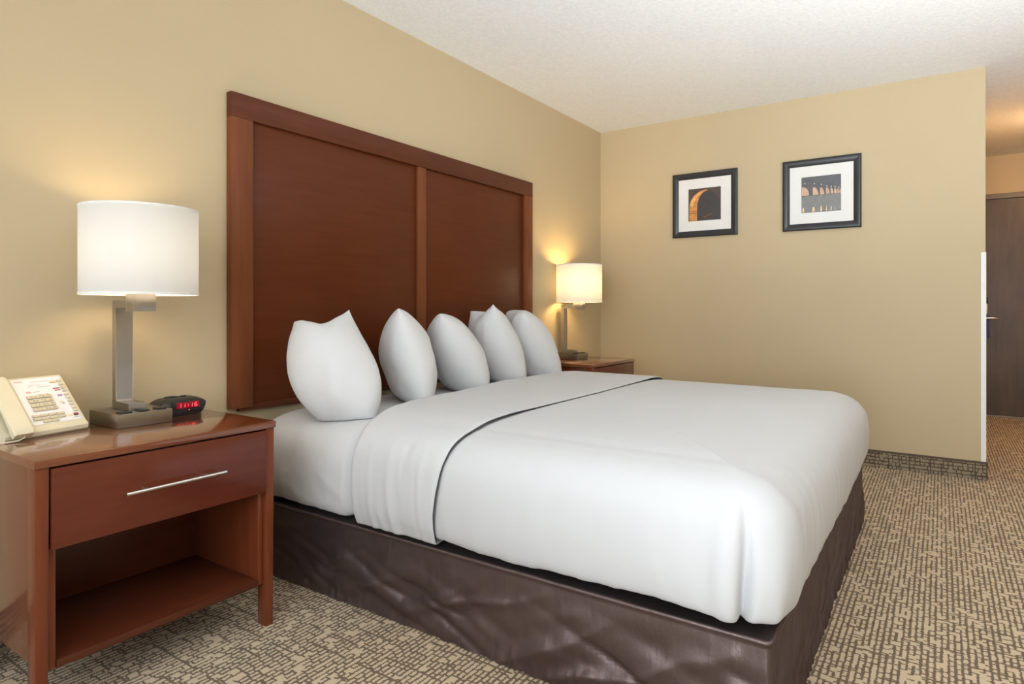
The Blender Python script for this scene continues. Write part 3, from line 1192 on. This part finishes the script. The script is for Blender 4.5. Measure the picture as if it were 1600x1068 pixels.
def make_pillow(label, NBt, NTp, FBt, FTp, T, low=0.35, seed=0, sag=0.02, sag_at=0.0, rnd=(.12, .25), ear=(.02, .02), bul=(0.0, 0.0), fold=0):
    """corner points: near bottom, near top, far bottom, far top; T = half thickness;
    sag = dip of the top edge, ear = how far the near and far top corners poke out, bul = bulge of the near and far ends"""
    NBt, NTp, FBt, FTp = map(Vector, (NBt, NTp, FBt, FTp))
    o0 = (NBt + FBt) / 2
    o0.z = PZ
    bm = bmesh.new()
    n = 40
    axis_u = ((FBt + FTp) - (NBt + NTp)).normalized()
    axis_v = ((NTp + FTp) - (NBt + FBt)).normalized()
    nrm = axis_u.cross(axis_v).normalized()

    def pt(u, v, side):
        rr = rnd[0] + (rnd[1] - rnd[0]) * (v + 1) / 2
        ur = u * math.sqrt(1 - rr * v * v / 2)
        vr = v * math.sqrt(1 - rr * u * u / 2)
        a, b = (ur + 1) / 2, (vr + 1) / 2
        c = NBt * (1 - a) * (1 - b) + NTp * (1 - a) * b + FBt * a * (1 - b) + FTp * a * b
        eu, ev = max(0, 1 - u * u), max(0, 1 - v * v)
        up = max(0, v)
        c -= axis_v * up ** 3 * sag * math.exp(-((u - sag_at) / .55) ** 2) * min(1, eu * 3)
        e = ear[0] if u < 0 else ear[1]
        c += (axis_v + axis_u * .35 * math.copysign(1, u)) * e * up ** 4 * abs(u) ** 4
        c += axis_u * ((bul[1] if u > 0 else -bul[0]) * u * u * ev * (1 - .45 * v))
        th_ = T * eu ** .5 * ev ** .5 * (1 + low * (-v) * .8)
        # flatter towards the top corners so that the ears read
        th_ *= 1 - .22 * up ** 3 * abs(u) ** 3
        wr = fbm((u * 1.7 + seed * 5.3, v * 1.7, side * 3.0 + seed), 2) * .007
        wr += (1 - abs(noise.noise(Vector((u * 2.0 + v * .8 + seed, v * .9, side * 2.0 + seed * 2))))) ** 6 * .002
        if fold and side == fold:
            for fu, fw in ((.30, .035), (.42, .03)):
                wr -= .011 * math.exp(-((u - fu - .28 * (v + 1)) / fw) ** 2) * max(0, min(1, (-.25 - v) / .4))
        ang = math.atan2(v, u)
        wr += .0025 * noise.noise(Vector((ang * 4, seed * 3.1, side))) * max(abs(u), abs(v)) ** 3
        rim = 1 - max(abs(u), abs(v)) ** 8
        c += nrm * side * (th_ + wr * rim)
        c += (axis_v * v + axis_u * u) * .002 * noise.noise(Vector((ang * 5, seed, 2)))
        zf = sheet_z(c.x)
        if c.z < zf:
            c.z = zf
        return c - o0
    G = {}
    for side in (1, -1):
        for i in range(n + 1):
            for j in range(n + 1):
                u = -math.cos(PI * i / n)
                v = -math.cos(PI * j / n)
                border = i in (0, n) or j in (0, n)
                if border and side == -1:
                    G[(side, i, j)] = G[(1, i, j)]
                else:
                    G[(side, i, j)] = bm.verts.new(pt(u, v, 0 if border else side))
    for side in (1, -1):
        for i in range(n):
            for j in range(n):
                q = [G[(side, i, j)], G[(side, i + 1, j)], G[(side, i + 1, j + 1)], G[(side, i, j + 1)]]
                bm.faces.new(q if side == 1 else q[::-1])
    o = obj('pillow', bm, M['pillow'], None, True, loc=o0, angle=0)
    tag(o, label, 'pillow', 'white pillows along the headboard')
    return o


make_pillow('white pillow nearest the left nightstand, leaning with its broad face to the camera',
            (1.655, 1.745, .585), (1.745, 1.985, .998), (1.540, 1.930, .590), (1.550, 2.110, .978), .118, low=.10, seed=1, sag=.05, sag_at=0, rnd=(.15, .38), ear=(.036, .0), bul=(.058, .058), fold=0)
make_pillow('white pillow standing on edge second from the left nightstand',
            (1.975, 1.765, .585), (1.960, 1.930, 1.035), (2.190, 2.09, .590), (2.180, 2.15, .97), .118, low=.1, seed=2, ear=(.006, .0), sag=.02, rnd=(.08, .40))
make_pillow('white leaning pillow in the middle of the five',
            (2.450, 1.805, .585), (2.250, 1.950, 1.012), (2.620, 2.10, .590), (2.46, 2.18, .95), .128, low=.15, seed=3, ear=(.0, 0), sag=.02, rnd=(.08, .42))
make_pillow('white pillow with two pointed corners, second from the far lamp',
            (2.845, 1.84, .585), (2.705, 1.960, 1.030), (2.950, 2.12, .590), (2.790, 2.185, 1.0), .130, low=.0, seed=4, ear=(.024, .012), sag=.035, rnd=(.08, .26))
make_pillow('white pillow at the far end of the row, beside the far lamp',
            (3.220, 1.835, .585), (2.985, 1.965, 1.005), (3.32, 2.11, .590), (3.12, 2.18, 1.01), .138, low=.1, seed=5, ear=(.0, .0), sag=.02, rnd=(.06, .38))

# ------------------------------------------------------------------ framed pictures on the right wall


def make_picture(label, yc, zc, kind):
    t = thing('picture_frame', label, 'picture', (XR - .0005, yc, zc), 0)
    Wd = .2385
    fw = .0455
    inner = Wd - fw
    # moulding cross-section (distance from outer edge, depth towards the room)
    sec = [(0, 0), (0, .017), (.003, .0195), (.012, .0200), (.022, .0190), (.032, .0165), (.040, .0135), (fw, .0110), (fw, .004), (fw, 0)]
    for k in range(4):
        bm = bmesh.new()
        rows = []
        for sgn in (-1, 1):
            row = []
            for d, dep in sec:
                a = (Wd - d) * sgn
                b_ = Wd - d
                p = Matrix.Rotation(k * PI / 2, 2) @ Vector((a, b_))
                row.append((-dep, p.x, p.y))
            rows.append(row)
        V = loft(bm, rows)
        bm.faces.new(V[0])
        bm.faces.new(V[1][::-1])
        obj('frame_side', bm, M['frame'], t, True, angle=50)
    bm = bmesh.new()
    iw = .120
    for a in ((-inner - .002, inner + .002, iw, inner + .002), (-inner - .002, inner + .002, -inner - .002, -iw), (-inner - .002, -iw, -iw, iw), (iw, inner + .002, -iw, iw)):
        box(bm, -.0085, -.006, a[0], a[1], a[2], a[3])
    obj('mat_board', bm, M['mat'], t)
    return t, iw


def flat(bm, poly, depth, mat):
    """poly in (right, up) as seen from the room; right = -y"""
    vs_ = [bm.verts.new((-depth, -u, w)) for u, w in poly]
    f = bm.faces.new(vs_)
    f.material_index = mat
    r = bmesh.ops.extrude_face_region(bm, geom=[f])
    for g in r['geom']:
        if isinstance(g, bmesh.types.BMVert):
            g.co.x -= .0002
        if isinstance(g, bmesh.types.BMFace):
            g.material_index = mat


ink = {k: simple(k, c, 0.35, var=v, nscale=40) for k, c, v in (
    ('print_night_grey', (0.055, 0.050, 0.052), .12), ('print_wall_brown', (0.085, 0.060, 0.050), .2),
    ('print_arch_orange', (0.62, 0.27, 0.075), .25), ('print_arch_pale', (0.80, 0.45, 0.16), .2), ('print_slate', (0.105, 0.105, 0.115), .1),
    ('print_slate_dark', (0.055, 0.058, 0.068), .12), ('print_water', (0.21, 0.205, 0.20), .1), ('print_glow', (0.85, 0.62, 0.33), .2),
    ('print_peach', (0.60, 0.38, 0.26), .15), ('print_lamp_white', (0.88, 0.86, 0.80), .05), ('print_brick_dark', (0.26, 0.10, 0.05), .2), ('print_reddish', (0.12, 0.04, 0.02), .2))}

# left picture: lit archway at night
pic, iw = make_picture('black framed print of an orange lit archway at night, left of the two', 1.4435, 1.781, 'arch')
mats = [ink['print_wall_brown'], ink['print_arch_orange'], ink['print_night_grey'], ink['print_arch_pale'], ink['print_brick_dark']]
bm = bmesh.new()
flat(bm, [(-iw, -iw), (iw, -iw), (iw, iw), (-iw, iw)], .0050, 0)
ax, ay = 0.012, -0.02


def arch_arc(rx, ry, cxx, cyy, a0, a1, n=20):
    return [(cxx + rx * math.cos(a0 + (a1 - a0) * i / n), cyy + ry * math.sin(a0 + (a1 - a0) * i / n)) for i in range(n + 1)]


outer = arch_arc(.132, .122, .019, -.014, PI, PI / 2)
inn = arch_arc(.079, .124, .024, -.024, PI / 2, PI)
hole = [(-.060, -iw), (.117, -iw), (.117, -.03)] + arch_arc(.098, .128, .019, -.028, 0, PI / 2, 16) + arch_arc(.079, .124, .019, -.024, PI / 2, PI, 16)
flat(bm, hole, .0053, 2)
flat(bm, [(-.113, -iw)] + outer + inn + [(-.055, -iw)], .0056, 1)
flat(bm, [(-.112, -.048), (-.056, -.044), (-.056, -.040), (-.112, -.043)], .0059, 4)
flat(bm, [(-.112, -.066), (-.056, -.060), (-.056, -.056), (-.112, -.060)], .0059, 4)
flat(bm, [(-.109, .0), (-.092, .042), (-.062, .074), (-.022, .096), (-.050, .066), (-.074, .028), (-.086, -.008)], .0059, 3)
flat(bm, [(-.01, -.094), (.052, -.070), (.056, -.073), (-.004, -.098)], .0056, 4)
obj('art_print', bm, mats, pic)

# right picture: row of lit arches reflected in water
pic, iw = make_picture('black framed print of a row of lit bridge arches over water, right of the two', 0.664, 1.7785, 'viaduct')
mats = [ink['print_slate'], ink['print_slate_dark'], ink['print_water'], ink['print_peach'], ink['print_lamp_white'], ink['print_glow']]
bm = bmesh.new()
flat(bm, [(-iw, -iw), (iw, -iw), (iw, iw), (-iw, iw)], .0050, 0)
flat(bm, [(-iw, -iw), (iw, -iw), (iw, -.004), (-iw, -.008)], .0053, 2)
xs = [(-.118, .046, .060), (-.050, .034, .054), (-.006, .026, .048), (.030, .022, .043), (.058, .017, .038), (.080, .015, .034), (.098, .012, .031), (.111, .008, .028)]
for x, w, hh in xs:
    base = -.004
    a = [(x, base), (x + w, base)] + [(x + w - w * (1 - math.cos(k / 8 * PI / 2)) * .9, base + hh * math.sin(k / 8 * PI / 2)) for k in range(1, 9)] + [(x + .1 * w, base + hh * .98), (x, base + hh * .9)]
    a = [(min(max(u, -iw + .0005), iw - .0005), w_) for u, w_ in a]
    flat(bm, a, .0056, 3)
for fx, fy in ((.09, .17), (.33, .20), (.51, .235), (.65, .295), (.76, .32), (.855, .337), (.945, .36)):
    cx_, cy_ = -iw + 2 * iw * fx, iw - 2 * iw * fy
    flat(bm, arch_arc(.0030, .0036, cx_, cy_, 0, 2 * PI, 8)[:-1], .0056, 4)
for x, w, hh in ((-.116, .014, .028), (-.054, .016, .030), (-.004, .010, .034), (.031, .006, .030), (.058, .006, .028), (.082, .004, .02)):
    x = max(x, -iw + .001)
    flat(bm, [(x, -iw + .004), (x + w, -iw + .006), (x + w * .8, -iw + .006 + hh), (x + w * .2, -iw + .004 + hh)], .0056, 5)
flat(bm, [(-iw, -iw), (iw, -iw), (iw, -iw + .006), (-iw, -iw + .003)], .0056, 1)
obj('art_print', bm, mats, pic)
